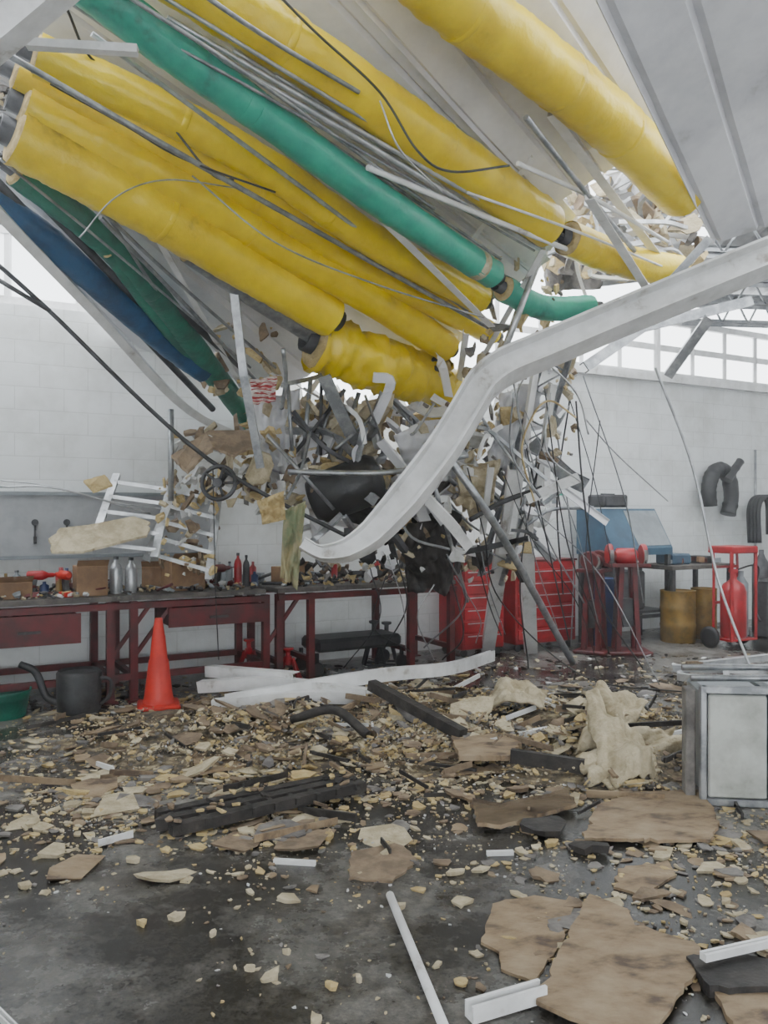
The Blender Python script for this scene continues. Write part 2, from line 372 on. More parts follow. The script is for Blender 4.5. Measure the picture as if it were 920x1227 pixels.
duct('insulated_green_pipe',[(130,300),(190,380),(240,440),(290,490)],.06,-.15,m='dgreen')
mb=MB()
for a,b in (((-10,180),(270,470)),((-20,200),(255,490)),((60,230),(290,440))): mb.tube([R(*a,-.1),R(*b,-.05)],.03,'dsteel',8)
mb.build('dark_steam_pipes')

mb=MB(); mb.chan(catmull([R(-30,225,-.3),R(120,380,-.3),R(225,490,-.3),R(310,532,-.3)],6),.08,.07,'white'); mb.build('roof_edge_channel')
mb=MB(); mb.chan([P(-60,60,3.6),P(80,-60,3.4)],.12,.3,'white'); mb.build('roof_edge_channel')
mb=MB(); mb.chan([R(32,52,-.5),R(165,60,-.5)],.05,.04,'white'); mb.build('steel_purlin')
bp=[(1010,272,5.9),(860,332,6.0),(720,390,6.1),(650,420,6.1),(605,438,6.1),(578,458,6.05),(560,490,6.03),(530,540,6.0),(485,598,5.95),(445,642,5.9),(415,660,5.85),(385,664,5.85),(362,650,5.85)]
pts=[]
for i in range(len(bp)-1):
    a,b=P(*bp[i]),P(*bp[i+1]); pts+=[a.lerp(b,j/3) for j in range(3)]
pts.append(P(*bp[-1])); pts=[pts[0]]+[(pts[i-1]+pts[i]*2+pts[i+1])/4 for i in range(1,len(pts)-1)]+[pts[-1]]
sc=[1 if i<24 else max(.4,1-(i-24)*.06) for i in range(len(pts))]
mb=MB(); mb.ibeam(pts,.22,.21,'white',.02,Vector((.1,1,-.35)),sc); mb.build('bent_main_beam')

def lines(name,L_,m,r):
    mb=MB()
    for q in L_:
        pts=[P(*a) for a in q]
        mb.tube(catmull(pts,8) if len(pts)>2 else pts,r,m,7)
    return mb.build(name)
mb=MB()
cl=[((0,60),(590,395)),((90,-10),(640,300)),((110,40),(560,372)),((140,10),(600,310)),((200,20),(720,320)),((330,90),(740,330)),((60,190),(330,440)),((170,-20),(690,290)),((250,60),(650,300)),((620,195),(800,290)),((280,60),(560,250)),((0,190),(300,440)),((210,-30),(430,110)),((630,140),(760,300)),((100,210),(250,440)),
((80,0),(400,215)),((130,-20),(520,250)),((440,200),(760,330)),((500,190),(700,310)),((120,260),(330,480)),((560,230),(820,330))]
for a,b in cl:
    o=rnd(-.34,-.15); md=((a[0]+b[0])/2+rnd(-8,8),(a[1]+b[1])/2+rnd(-5,5))
    mb.tube(catmull([R(*a,o),R(*md,o),R(*b,o+.1)],8),rnd(.008,.02),random.choice(['galv','galv','alu','galv','white']),7)
mb.build('loose_conduits')
mb=MB()
for a,b,o,w_ in [((420,232),(585,392),-.4,.06),((655,140),(800,330),.0,.07),((130,190),(290,470),-.1,.05),((575,440),(655,300),-.3,.05),((700,240),(775,355),-.4,.07),((560,300),(640,190),.1,.04),((590,470),(640,330),-.2,.06),((555,400),(545,470),-.3,.05)]:
    mb.angle(R(*a,o),R(*b,o),w_,'white')
mb.build('steel_angles')
for i,q in enumerate([[(280,345,6.1),(292,450,6.2),(312,560,6.4)],[(800,340,6.3),(850,285,6.2)]]):
    mb=MB(); mb.chan([P(*a) for a in q],.04,.06,'galv',.008); mb.build('steel_strut')
lines('fallen_rod',[[(-10,310,5.6),(55,368,5.8),(250,550,6.3),(440,655,6.5)],[(-10,330,5.7),(60,372,5.8)]],'dsteel',.016)
mb=MB()
for q in [[(385,455,6.9),(384,545,7.0)],[(372,455,7.0),(363,550,7.0)],[(400,470,7),(375,560,7)],[(350,500,6.8),(420,560,7.2)],[(345,565,6.4),(470,565,6.4),(560,545,6.6)],[(520,580,6.6),(560,720,7.8)],[(345,460,6.8),(350,540,6.8)],[(430,470,7),(405,550,7)],[(320,520,6.6),(400,610,6.7)],[(205,490,6.6),(205,600,6.6)]]:
    pts=[P(*a) for a in q]; mb.tube(catmull(pts,8) if len(pts)>2 else pts,rnd(.014,.024),random.choice(['dsteel','galv','galv']),7)
mb.build('fallen_rods')
lines('fallen_steel_pole',[[(532,540,6.4),(600,640,6.6),(686,794,8.0)]],'galv',.032)
lines('fallen_steel_pole',[[(600,430,6.3),(650,300,6.4)],[(640,560,7),(600,700,7.6)]],'alu',.025)
mb=MB()
cabs=[[(330,-10,4.2),(380,40,4.4),(455,110,4.6),(500,180,4.7),(540,205,4.8),(610,198,5.0)],[(95,285,4.8),(140,235,4.8),(200,215,5.0),(285,225,5.2)],[(60,100,4.6),(150,150,4.8),(220,190,4.9),(330,230,5.1)],[(230,210,5.2),(330,290,5.4),(450,340,5.8),(580,380,6)],[(640,560,6.7),(620,470,6.4),(680,400,6.2)],[(560,560,6.6),(580,640,6.8),(600,720,7),(700,810,7.2),(830,830,6.5)],[(690,480,6.5),(700,600,6.7),(720,720,7),(770,800,7)],[(640,610,6.6),(720,690,7),(790,820,6.8)],[(600,560,6.5),(640,650,6.6),(690,720,6.8),(720,810,7.2)],[(520,700,7),(500,740,7),(520,790,7.6)],[(255,560,6.3),(258,700,6.5),(262,790,6.6)],[(0,575,6.3),(60,582,6.4),(130,600,6.6),(200,610,6.8)],[(0,583,6.3),(70,585,6.4),(180,615,6.8)],[(700,500,6.6),(740,545,7.5),(800,600,9.5)],[(455,120,4.6),(480,180,4.7),(530,230,5)],[(660,470,6.4),(655,540,6.5),(700,580,6.7)],[(640,420,6.2),(690,470,6.4),(705,520,6.5)],[(615,470,6.2),(612,540,6.4),(640,590,6.5)],
[(80,10,4.3),(110,70,4.6),(180,120,4.8),(250,205,5.0),(280,215,5.1)],[(540,690,7.4),(555,760,7.6),(530,790,8)],[(545,690,7.4),(575,740,7.6),(570,770,8)]]
for _ in range(11):
    u=rnd(590,720); v=rnd(440,520); y=rnd(6.4,7); u2=u+rnd(-20,110); v2=rnd(700,810)
    cabs.append([(u,v,y),((u+u2)/2+rnd(-40,20),(v+v2)/2+rnd(-20,50),y+.3),(u2,v2,y+.6)])
for _ in range(7):
    u=rnd(440,600); v=rnd(640,690); cabs.append([(u,v,7),(u+rnd(-25,25),v+60,7.2),(u+rnd(-40,40),v+rnd(90,130),7.5)])
for q in cabs: mb.tube(catmull([P(*a) for a in q],8),rnd(.004,.008),random.choice(['black','dsteel','galv','galv','alu']),6)
mb.build('hanging_cables')
lines('hanging_wire_rope',[[(785,440,6.5),(830,560,6.6),(862,700,6.5),(915,840,6.3)]],'alu',.011)
lines('yellow_cable',[[(690,500,6.4),(660,480,6.4),(640,495,6.4),(625,540,6.5),(640,600,6.6)]],'foam',.008)

# ---------- suspended rubble in the middle
mb=MB()
def clump(n,u0,u1,v0,v1,y0,y1,smin,smax,mats):
    for _ in range(n):
        u,v=rnd(u0,u1),rnd(v0,v1); k=smin+(smax-smin)*random.random()**1.6
        mb.slab(P(u,v,rnd(y0,y1)),k,k*rnd(.4,1),rnd(.008,.025)+k*.12,Euler((rnd(-1.5,1.5),rnd(-1.5,1.5),rnd(0,6))).to_matrix(),random.choice(mats))
mm=['foam','foam2','board','grey','foam2','grit','deck','foam2']
clump(340,290,575,480,600,6.9,7.9,.02,.18,mm)
clump(190,440,640,560,695,7.0,8.0,.02,.15,mm+['char','dsteel','dsteel','deck'])
clump(110,200,380,515,610,6.6,7.3,.02,.15,['foam','foam2','board','grit'])
clump(80,560,690,440,560,6.6,7.6,.02,.12,mm)
clump(190,640,840,185,330,7.2,8.0,.03,.2,['foam2','board','grey','deck','foam2','foam'])
clump(50,240,330,380,470,7.0,7.6,.03,.12,['foam','foam2','board'])
clump(80,540,690,300,440,6.7,7.3,.02,.14,['foam','foam2','board','grey'])
clump(60,0,60,85,200,4.9,5.3,.02,.07,['board','char','foam2','grey'])
clump(90,190,260,570,690,6.5,7.0,.015,.08,['foam','foam2','grit','board'])
mb.build('suspended_rubble')
mb=MB(); cnt=0
while cnt<90:
    u,v=rnd(310,660),rnd(460,670); a=P(u,v,rnd(6.6,7.9)); l=rnd(.2,.9); d=Vector((rnd(-1,1),rnd(-.5,.5),rnd(-1,1))).normalized()*l
    e=a+d
    if e.z<1.2 or e.x<-1.3 or e.x>1.9: continue
    cnt+=1; q=random.random()
    if q<.25: mb.tube(catmull([a,a+d*.5+Vector((rnd(-1,1),rnd(-1,1),rnd(-1,1)))*.1,e],5),rnd(.01,.022),random.choice(['dsteel','galv','galv']),7)
    elif q<.65: mb.angle(a,e,rnd(.025,.055),random.choice(['dsteel','galv','white','white']),bend=.12)
    else:
        w_=rnd(.05,.13); pp=catmull([a,a+d*.5+Vector((rnd(-1,1),rnd(-1,1),rnd(-1,1)))*.15,e],5)
        mb.sweep(pp,[(-w_/2,0),(w_/2,0),(w_/2+.004,.02),(w_/2,.022),(w_/2-.006,.004),(-w_/2,.004)],random.choice(['white','deck','deck','galv']),Vector((rnd(-1,1),rnd(-1,1),rnd(-1,1))).normalized())
for _ in range(34):
    u,v=rnd(650,850),rnd(210,330); a=P(u,v,rnd(7,7.6)); l=rnd(.3,1.0); d=Vector((rnd(-1,1),rnd(-.4,.4),rnd(-.5,.3))).normalized()*l
    mb.angle(a,a+d,rnd(.025,.055),random.choice(['galv','white','alu']),bend=.08)
mb.build('tangled_steel')
def crumple(name,c,m,amp=.08,fr=3,n=24,solid=.006):
    sd=rnd(0,90)
    mb=MB().sheet(*c,n,n,lambda u,v:amp*(noise.noise(Vector((u*fr+sd,v*fr,0)))*1.5+.5*noise.noise(Vector((u*fr*3+sd,v*fr*3,5)))),m)
    return mb.build(name,solid=solid)
crumple('torn_roof_sheet',[P(722,178,8.2),P(860,160,8.2),P(700,345,8.5),P(830,330,8.5)],'ceil',.3)
crumple('torn_roof_sheet',[P(650,225,8.1),P(705,205,8.1),P(650,350,8.4),P(720,345,8.4)],'grey',.2)
crumple('torn_insulation_panel',[P(470,520,7.0),P(550,490,7.1),P(500,590,7.2),P(570,560,7.2)],'deck',.1)
crumple('torn_insulation_panel',[P(390,500,7.0),P(470,470,7.1),P(400,560,7.1),P(450,545,7.2)],'foam2',.1)
crumple('torn_insulation_panel',[P(545,560,6.9),P(600,550,6.9),P(555,610,7.0),P(590,600,7.0)],'foam2',.08)
crumple('torn_roof_sheet',[P(600,470,6.9),P(650,455,6.9),P(585,560,7.1),P(625,570,7.1)],'deck',.12)
crumple('torn_roof_sheet',[P(300,480,7.2),P(360,465,7.2),P(310,560,7.2),P(350,570,7.2)],'deck',.12)
mb=MB(); joist(mb,P(470,480,7.2),P(640,640,7.6),.3,'galv',Vector((.6,0,-.8)),7); mb.build('fallen_joist')
mb=MB(); joist(mb,P(650,430,6.7),P(575,690,7.4),.22,'galv',Vector((1,0,.1)),8,r=.009,cw=.03); mb.build('fallen_joist')
mb=MB()
for q in [[(640,440,6.6),(610,640,7.0)],[(660,460,6.6),(640,600,7.0)],[(585,560,6.7),(575,640,7.2)]]: mb.angle(P(*q[0]),P(*q[1]),.05,'white')
mb.build('hanging_white_angles')
mb=MB(); mb.lathe(P(415,585,6.9),[(.05,-.32),(.17,-.3),(.21,-.24),(.21,.24),(.17,.3),(.05,.32)],'black',24,Euler((.3,1.2,.2)).to_matrix()); mb.build('black_air_tank')
crumple('black_roof_felt',[P(480,630,7.1),P(550,610,7.1),P(490,715,7.4),P(545,700,7.4)],'char',.15)
crumple('black_roof_felt',[P(400,560,7.7),P(540,560,7.9),P(420,650,7.7),P(540,650,7.9)],'char',.2)
crumple('torn_insulation_sheet',[P(340,612,6.3),P(366,600,6.3),P(336,690,6.4),P(356,706,6.4)],'drape',.09)
crumple('torn_insulation_sheet',[P(308,600,6.2),P(340,588,6.2),P(315,628,6.2),P(342,622,6.2)],'foam',.06)
crumple('striped_cloth',[P(300,455,6.9),P(332,450,6.9),P(302,485,6.9),P(330,480,6.9)],'stripe',.05)
mb=MB(); c=P(262,578,6.25)
ring=[c+Vector((.125*math.cos(a),.03*math.sin(a),.125*math.sin(a))) for a in [6.2832*i/24 for i in range(25)]]
mb.tube(ring,.016,'dsteel',8)
for i in range(5):
    a=6.2832*i/5; mb.tube([c,c+Vector((.12*math.cos(a),0,.12*math.sin(a)))],.011,'dsteel',6)
mb.lathe(c-Vector((0,.05,0)),[(.035,0),(.035,.12)],'dsteel',12,Euler((-1.57,0,0)).to_matrix()); mb.tube([c,c+Vector((.02,.3,.1))],.02,'dsteel'); mb.build('hand_wheel_valve')

def ladder(name,a0,a1,b0,b1,n,m='alu'):
    mb=MB(); mb.chan([a0,b0],.03,.06,m,.006); mb.chan([a1,b1],.03,.06,m,.006)
    for i in range(n):
        t=(i+.5)/n; mb.bar(a0.lerp(b0,t),a1.lerp(b1,t),.03,.04,m)
    mb.build(name)
ladder('aluminium_stepladder',P(140,568,7.0),P(205,578,7.1),P(108,660,6.45),P(185,668,6.5),5)
ladder('aluminium_stepladder',P(212,578,6.9),P(262,590,6.9),P(175,672,6.6),P(250,694,6.6),5)
MB().poly([P(58,645,6.2),P(72,632,6.3),P(110,628,6.5),P(160,618,6.6),P(180,625,6.6),P(176,640,6.5),P(130,652,6.3),P(100,660,6.2),P(62,660,6.1)],.018,'foam2',.012).build('plywood_sheet')
MB().poly([P(100,575,6.7),P(125,568,6.8),P(135,580,6.8),P(112,588,6.7)],.018,'foam',.01).build('fibreboard_piece')
MB().poly([P(205,545,6.4),P(250,515,6.6),P(300,515,6.7),P(310,530,6.6),P(280,545,6.4),P(255,535,6.4),P(225,565,6.3)],.02,'board',.015).build('fibreboard_piece')

# ---------- workbenches
def bench(name,u0,u1,legs,drawers,shelf=True):
    mb=MB(); zt=.85; A=S(u0,.95,0); B=S(u1,.95,0); A2=A-N*.75; B2=B-N*.75
    c=(A+B+A2+B2)/4; ln=(B-A).length
    mb.box(c+Z*(zt-.02),(ln,.78,.04),'bench',RW)
    for q,q2 in((A,B),(A2,B2)): mb.bar(q+Z*(zt-.08),q2+Z*(zt-.08),.05,.08,'dred')
    for u in legs:
        Lf=S(u,.93,0)
        for p in(Lf,Lf-N*.7): mb.bar(p,p+Z*(zt-.05),.06,.06,'dred',D); mb.box(p+Z*.006,(.11,.11,.012),'dred',RW)
        mb.bar(Lf+Z*.2,Lf-N*.7+Z*.2,.045,.045,'dred')
        if shelf: mb.bar(Lf+Z*.35,Lf+D*.3+Z*(zt-.1),.03,.03,'dred',N)
    if shelf:
        a=S(legs[0],.93,.2);b=S(legs[-1],.93,.2); mb.bar(a,b,.05,.05,'dred'); mb.bar(a-N*.7,b-N*.7,.05,.05,'dred')
    for du0,du1,h in drawers:
        a=S(du0,.97,0);b=S(du1,.97,0); cc=(a+b)/2-N*.25; w_=(b-a).length
        mb.box(cc+Z*(zt-.14-h/2+.02),(w_,.5,h),'dred',RW); mb.box((a+b)/2+N*.01+Z*(zt-.14-h/2+.02),(w_+.02,.02,h+.01),'dred',RW)
        mb.bar((a+b)/2-D*.08+N*.04+Z*(zt-.13-h/2),(a+b)/2+D*.08+N*.04+Z*(zt-.13-h/2),.02,.02,'dsteel')
    mb.build(name)
bench('workbench',-60,318,[-40,132,160,318],[(-30,95,.22),(203,316,.15)])
bench('workbench',332,545,[334,372,492,540],[],False)
mb=MB(); a=S(-60,.03,1.4); b=S(252,.03,1.4); c=(a+b)/2; ln=(b-a).length
mb.box(c,(ln,.03,.55),'peg',RW)
for z in(1.13,1.68): mb.bar(Vector((a.x,a.y,z))+N*.02,Vector((b.x,b.y,z))+N*.02,.03,.04,'greyp')
mb.build('grey_backboard')
mb=MB()
for u,l in((42,.14),(80,.2)):
    p=S(u,.06,1.45); mb.bar(p,p-Z*l,.02,.015,'dsteel',N); mb.lathe(p-Z*.02,[(.028,-.01),(.028,.01)],'dsteel',12,Euler((1.57,0,WA)).to_matrix()); mb.bar(p-Z*l,p-Z*(l+.06),.03,.025,'black',N)
mb.build('hanging_hand_tools')

BT=.85
def cbox(u,t,w_,d,h,ang=0,z=BT,name='cardboard_box',m='card'):
    mb=MB(); c=S(u,t,z); rt=Matrix.Rotation(WA+ang,3,'Z')
    mb.box(c+Z*(h/2),(w_,d,h),m,rt,.004)
    mb.box(c+Z*(h+.002),(w_*.99,.05,.002),'foam2',rt)
    mb.sheet(c+rt@Vector((-w_/2,-d/2,h)),c+rt@Vector((w_/2,-d/2,h)),c+rt@Vector((-w_/2,-d/2-.06,h+.05)),c+rt@Vector((w_/2,-d/2-.06,h+.05)),2,2,lambda a,b:0,m)
    mb.build(name)
cbox(108,.75,.24,.2,.24); cbox(218,.6,.32,.25,.27,.2); cbox(185,.45,.2,.2,.2,-.3); cbox(10,.7,.3,.25,.13,.1); cbox(345,.5,.25,.2,.16,.2)
def bottle(u,t,h=.27,r=.042,m='alu',z=BT,name='metal_bottle'):
    mb=MB(); mb.lathe(S(u,t,z),[(r*.9,0),(r,.01),(r,h*.68),(r*.8,h*.78),(r*.35,h*.86),(r*.35,h*.95)],m,18); mb.lathe(S(u,t,z+h*.93),[(r*.42,0),(r*.42,h*.08)],'dsteel',12); mb.build(name)
bottle(139,.7,.3,.05); bottle(157,.72,.29,.05); bottle(440,.7,.22,.05,'grit'); bottle(285,.6,.3,.035,'red'); bottle(295,.62,.28,.03,'dsteel'); bottle(452,.55,.2,.04,'red'); bottle(20,.5,.2,.04,'greyp'); bottle(275,.5,.22,.03,'greyp')
def drill(u,t,ang,m='cone'):
    c=S(u,t,BT); rt=Matrix.Rotation(ang,3,'Z'); mb=MB()
    rx=rt@Euler((0,1.57,0)).to_matrix()
    mb.lathe(c+rt@Vector((-.1,0,.17)),[(.02,0),(.036,.01),(.038,.12),(.03,.14),(.018,.16),(.018,.2),(.006,.21),(.006,.26)],m,14,rx)
    mb.box(c+rt@Vector((-.05,0,.09)),(.045,.04,.14),'dsteel',rt@Euler((0,.2,0)).to_matrix()); mb.box(c+rt@Vector((-.06,0,.02)),(.11,.07,.04),m,rt); mb.build('cordless_drill')
drill(48,.7,.4,'red'); drill(75,.75,2.4); drill(265,.6,1,'dred')
mb=MB()
for _ in range(600):
    u=random.choice([rnd(-20,318),rnd(335,540)]); k=rnd(.01,.045)
    mb.slab(S(u,rnd(.25,.92),BT+k*.3+rnd(0,.03)),k,k*rnd(.4,1),k*.5,rrot(.6),random.choice(['foam','foam2','dsteel','grit','char','dred','board','greyp']))
for _ in range(50):
    u=random.choice([rnd(-20,318),rnd(335,540)]); p=S(u,rnd(.3,.85),BT+.02); l=rnd(.1,.3); a=rnd(0,6.3); mb.tube([p,p+Vector((l*math.cos(a),l*math.sin(a),rnd(0,.08)))],rnd(.006,.016),random.choice(['dsteel','galv','dred']),7)
for _ in range(20):
    u=random.choice([rnd(-20,318),rnd(335,540)]); mb.box(S(u,rnd(.25,.6),BT+.05),(rnd(.06,.16),rnd(.06,.12),rnd(.06,.12)),random.choice(['card','greyp','dsteel','dred','bluep']),RW@rrot(.05))
for _ in range(14):
    u=random.choice([rnd(240,318),rnd(335,540),rnd(0,90)]); h=rnd(.1,.24); r=rnd(.02,.045); mb.lathe(S(u,rnd(.25,.7),BT),[(r,0),(r,h*.75),(r*.4,h*.85),(r*.4,h)],random.choice(['red','dsteel','greyp','navy','ochre']),12)
mb.build('bench_clutter')
mb=MB()
for _ in range(150):
    u=rnd(355,560); k=rnd(.03,.1); mb.slab(S(u,rnd(.2,.9),BT+abs(random.gauss(0,.1))+.03),k,k*rnd(.4,1),k*.3,rrot(1),random.choice(['char','dsteel','foam2','board','grey','dsteel','foam','char']))
mb.build('bench_rubble')

mb=MB(); c=P(190,0,6.5); c.z=0; c.y=6.5
mb.box(c+Z*.018,(.32,.32,.036),'cone',Matrix.Rotation(.3,3,'Z'),.012)
mb.lathe(c+Z*.036,[(.125,0),(.118,.01),(.108,.06),(.075,.33),(.068,.34),(.05,.52),(.046,.53),(.03,.65),(.026,.66),(.02,.66)],'cone',28); mb.build('traffic_cone')
mb=MB(); c=Vector((-2.32,6.35,0))
mb.lathe(c,[(.15,0),(.16,.01),(.165,.3),(.15,.32),(.14,.3)],'dsteel',24); mb.tube(catmull([c+Vector((-.14,0,.06)),c+Vector((-.25,0,.12)),c+Vector((-.33,0,.3)),c+Vector((-.45,0,.36))],6),.028,'dsteel',10)
mb.tube(catmull([c+Vector((.15,0,.26)),c+Vector((.24,0,.24)),c+Vector((.23,0,.12)),c+Vector((.16,0,.06))],6),.014,'dsteel',8); mb.build('watering_can')
mb=MB(); c=Vector((-2.84,6.2,0)); mb.lathe(c,[(.16,0),(.17,.01),(.2,.2),(.21,.2),(.2,.18),(.165,.03)],'dgreen',24); mb.build('plastic_bucket')
def jack(p,m,h=.3,s=1):
    mb=MB()
    for sx in(-1,1):
        for sy in(-1,1): mb.angle(p+Vector((sx*.1*s,sy*.1*s,0)),p+Vector((sx*.03,sy*.03,h*.7)),.03,m)
    mb.bar(p+Vector((-.11,-.1,.01))*s,p+Vector((.11,-.1,.01))*s,.02,.02,m); mb.bar(p+Vector((-.11,.1,.01))*s,p+Vector((.11,.1,.01))*s,.02,.02,m)
    mb.lathe(p+Z*h*.55,[(.035,0),(.035,h*.25),(.022,h*.25),(.022,h*.42),(.05,h*.45),(.05,h*.5)],m,14); mb.build('jack_stand')
jack(S(298,.5,0),'red',.34); jack(S(345,.9,0),'red',.3); jack(S(448,.5,0),'dsteel',.42); jack(S(463,.5,0),'dsteel',.4)
mb=MB(); a=S(370,.6,.28);b=S(470,.6,.28); mb.box((a+b)/2,((b-a).length,.4,.12),'black',RW,.03)
for q in(a,b):
    for t_ in(-.18,.18): mb.lathe(q+N*t_+Z*-.21,[(.06,-.02),(.07,-.01),(.07,.01),(.06,.02)],'black',14,Euler((1.57,0,WA)).to_matrix()); mb.bar(q+N*t_-Z*.06,q+N*t_-Z*.22,.03,.03,'dsteel',N)
mb.build('floor_jack_trolley')

def chest(u0,u1,h,rows,t=.62):
    a=S(u0,t,0);b=S(u1,t,0); w_=(b-a).length; c=(a+b)/2-N*.22; mb=MB()
    mb.box(c+Z*(.08+(h-.08)/2),(w_,.44,h-.08),'red',RW,.012)
    z=.12; dh=(h-.2)/rows
    for r in range(rows):
        mb.box(c+N*.228+Z*(z+dh/2),(w_-.05,.02,dh-.018),'red',RW,.004); mb.bar(c+N*.25-D*(w_/2-.06)+Z*(z+dh-.03),c+N*.25+D*(w_/2-.06)+Z*(z+dh-.03),.012,.008,'alu'); z+=dh
    for sx in(-1,1):
        for sy in(-1,1): mb.lathe(c+D*sx*(w_/2-.06)+N*sy*.17+Z*.042,[(.03,-.015),(.042,-.012),(.042,.012),(.03,.015)],'black',14,Euler((1.57,0,WA)).to_matrix()); mb.box(c+D*sx*(w_/2-.06)+N*sy*.17+Z*.085,(.04,.04,.03),'dsteel',RW)
    mb.box(c+Z*(h+.008),(w_+.02,.46,.02),'dred',RW); mb.build('tool_chest')
chest(553,604,1.0,6); chest(618,690,.98,6)
for q in [[(628,612,7.2),(636,782,9.0)],[(604,640,7.2),(584,780,8.9)],[(618,560,6.8),(606,660,7.3)]]:
    mb=MB(); mb.chan([P(*a) for a in q],.08,.13,'white'); mb.build('fallen_white_channel')
mb=MB(); mb.chan([P(630,598,6.8),P(692,572,6.8)],.12,.08,'white'); mb.chan([P(655,560,6.8),P(655,590,6.8)],.05,.05,'white'); mb.build('fallen_white_channel')
def drum(p,r,h,m,name='steel_drum'):
    mb=MB(); pr=[(r*.96,0),(r,.01)]
    for z in(.33,.66): pr+=[(r,h*z-.02),(r*1.03,h*z),(r,h*z+.02)]
    pr+=[(r,h-.01),(r*1.02,h),(r*.96,h),(r*.95,h-.015)]
    mb.lathe(p,pr,m,28); mb.build(name)
drum(S(720,.8,0),.16,.78,'navy','blue_drum'); drum(S(812,.9,0),.2,.6,'ochre'); drum(S(843,.85,0),.15,.6,'ochre')
def grinder(u,t,h,m='red',rz=0,k=1):
    c=S(u,t,0); mb=MB(); W_=Matrix.Rotation(WA+rz,3,'Z'); A=W_@Vector((1,0,0)); B=W_@Vector((0,-1,0))
    mb.box(c+Z*.02,(.36*k,.3*k,.04),'dred',W_,.01)
    for sx in(-.11,.11):
        for sy in(-.08,.08): mb.bar(c+A*sx+B*sy+Z*.04,c+A*sx*.6+B*sy*.7+Z*(h-.16),.05,.05,'dred',B)
    mb.box(c+Z*(h*.4),(.14,.12,.3),'dsteel',W_,.01)
    mb.box(c+Z*(h-.15),(.34*k,.24*k,.035),'dred',W_)
    rx=W_@Euler((0,1.57,0)).to_matrix()
    mb.lathe(c-A*.09*k+Z*(h-.06),[(.045*k,0),(.07*k,.02),(.07*k,.16*k),(.045*k,.18*k)],m,18,rx)
    for sg in(-1,1):
        mb.lathe(c+A*sg*.14*k-A*.025+Z*(h-.04),[(.08*k,0),(.09*k,.01),(.09*k,.045),(.08*k,.05)],m,20,rx); mb.lathe(c+A*sg*.14*k-A*.018+B*.03+Z*(h-.05),[(.075*k,0),(.075*k,.035)],'grey',20,rx)
        mb.bar(c+A*sg*.14*k+B*.12+Z*(h-.1),c+A*sg*.14*k+B*.04+Z*(h-.13),.05,.012,'dsteel')
    mb.build('pedestal_grinder')
grinder(750,1.2,1.1,'red',-.5,1.3); grinder(712,1.0,1.04,'dred',.5,1.15)
mb=MB(); c=S(748,.5,0); prof=[(.3,1.02),(.3,1.1),(.02,1.56),(-.3,1.56),(-.3,1.02)]
vs=[]
for sx in(-.48,.48):
    for t_,z in prof: vs.append(c+D*sx+N*t_+Z*z)
n=5; mb.add(vs,[[4,3,2,1,0],[5,6,7,8,9]]+[[i,(i+1)%n,n+(i+1)%n,n+i] for i in range(n)],'bluep')
nn=(N*.46+Z*.28).normalized(); o1=c+N*.3+Z*1.1+nn*.006; o2=c+N*.02+Z*1.56+nn*.006
def cp(s_,t_): return o1.lerp(o2,t_)+D*s_
mb.poly([cp(-.06,.06),cp(.46,.06),cp(.46,.94),cp(-.06,.94)],nn*.012,'greyp')
for sx in(-.44,.44):
    for t_ in(-.26,.26): mb.bar(c+D*sx+N*t_,c+D*sx+N*t_+Z*1.03,.05,.05,'dsteel',D)
mb.bar(c-D*.44+N*.26+Z*.3,c+D*.44+N*.26+Z*.3,.04,.04,'dsteel'); mb.box(c+Z*.35,(.88,.5,.03),'dsteel',RW); mb.box(c-D*.1+Z*.6,(.5,.4,.45),'dsteel',RW)
mb.build('control_console')
mb=MB(); c=S(728,.4,1.56); mb.box(c+Z*.09,(.4,.28,.15),'dsteel',RW,.02); mb.box(c+N*.145+Z*.09,(.34,.01,.1),'dsteel',RW); mb.bar(c+D*-.1+Z*.17,c+D*.1+Z*.17,.02,.03,'black'); mb.build('portable_charger')
mb=MB(); c=S(820,.6,0); mb.box(c+Z*.86,(1.1,.6,.05),'bench',RW)
for sx in(-.5,.5):
    for t_ in(-.26,.26): mb.bar(c+D*sx+N*t_,c+D*sx+N*t_+Z*.84,.05,.05,'dsteel',D)
mb.box(c-D*.2+Z*.95,(.3,.3,.13),'bluep',RW,.02); mb.box(c+D*.25+Z*.93,(.2,.25,.09),'dsteel',RW)
for i in range(14): mb.box(c+D*rnd(-.45,.45)+N*rnd(-.2,.2)+Z*rnd(.9,.94),(rnd(.05,.14),rnd(.05,.1),rnd(.04,.08)),random.choice(['dsteel','dred','greyp','card']),rrot(.1))
for i in range(10): mb.box(c+D*rnd(-.45,.45)+N*rnd(-.2,.2)+Z*.08,(rnd(.08,.2),rnd(.08,.16),.16),random.choice(['dsteel','dred','black','card']),RW)
mb.build('side_workbench')
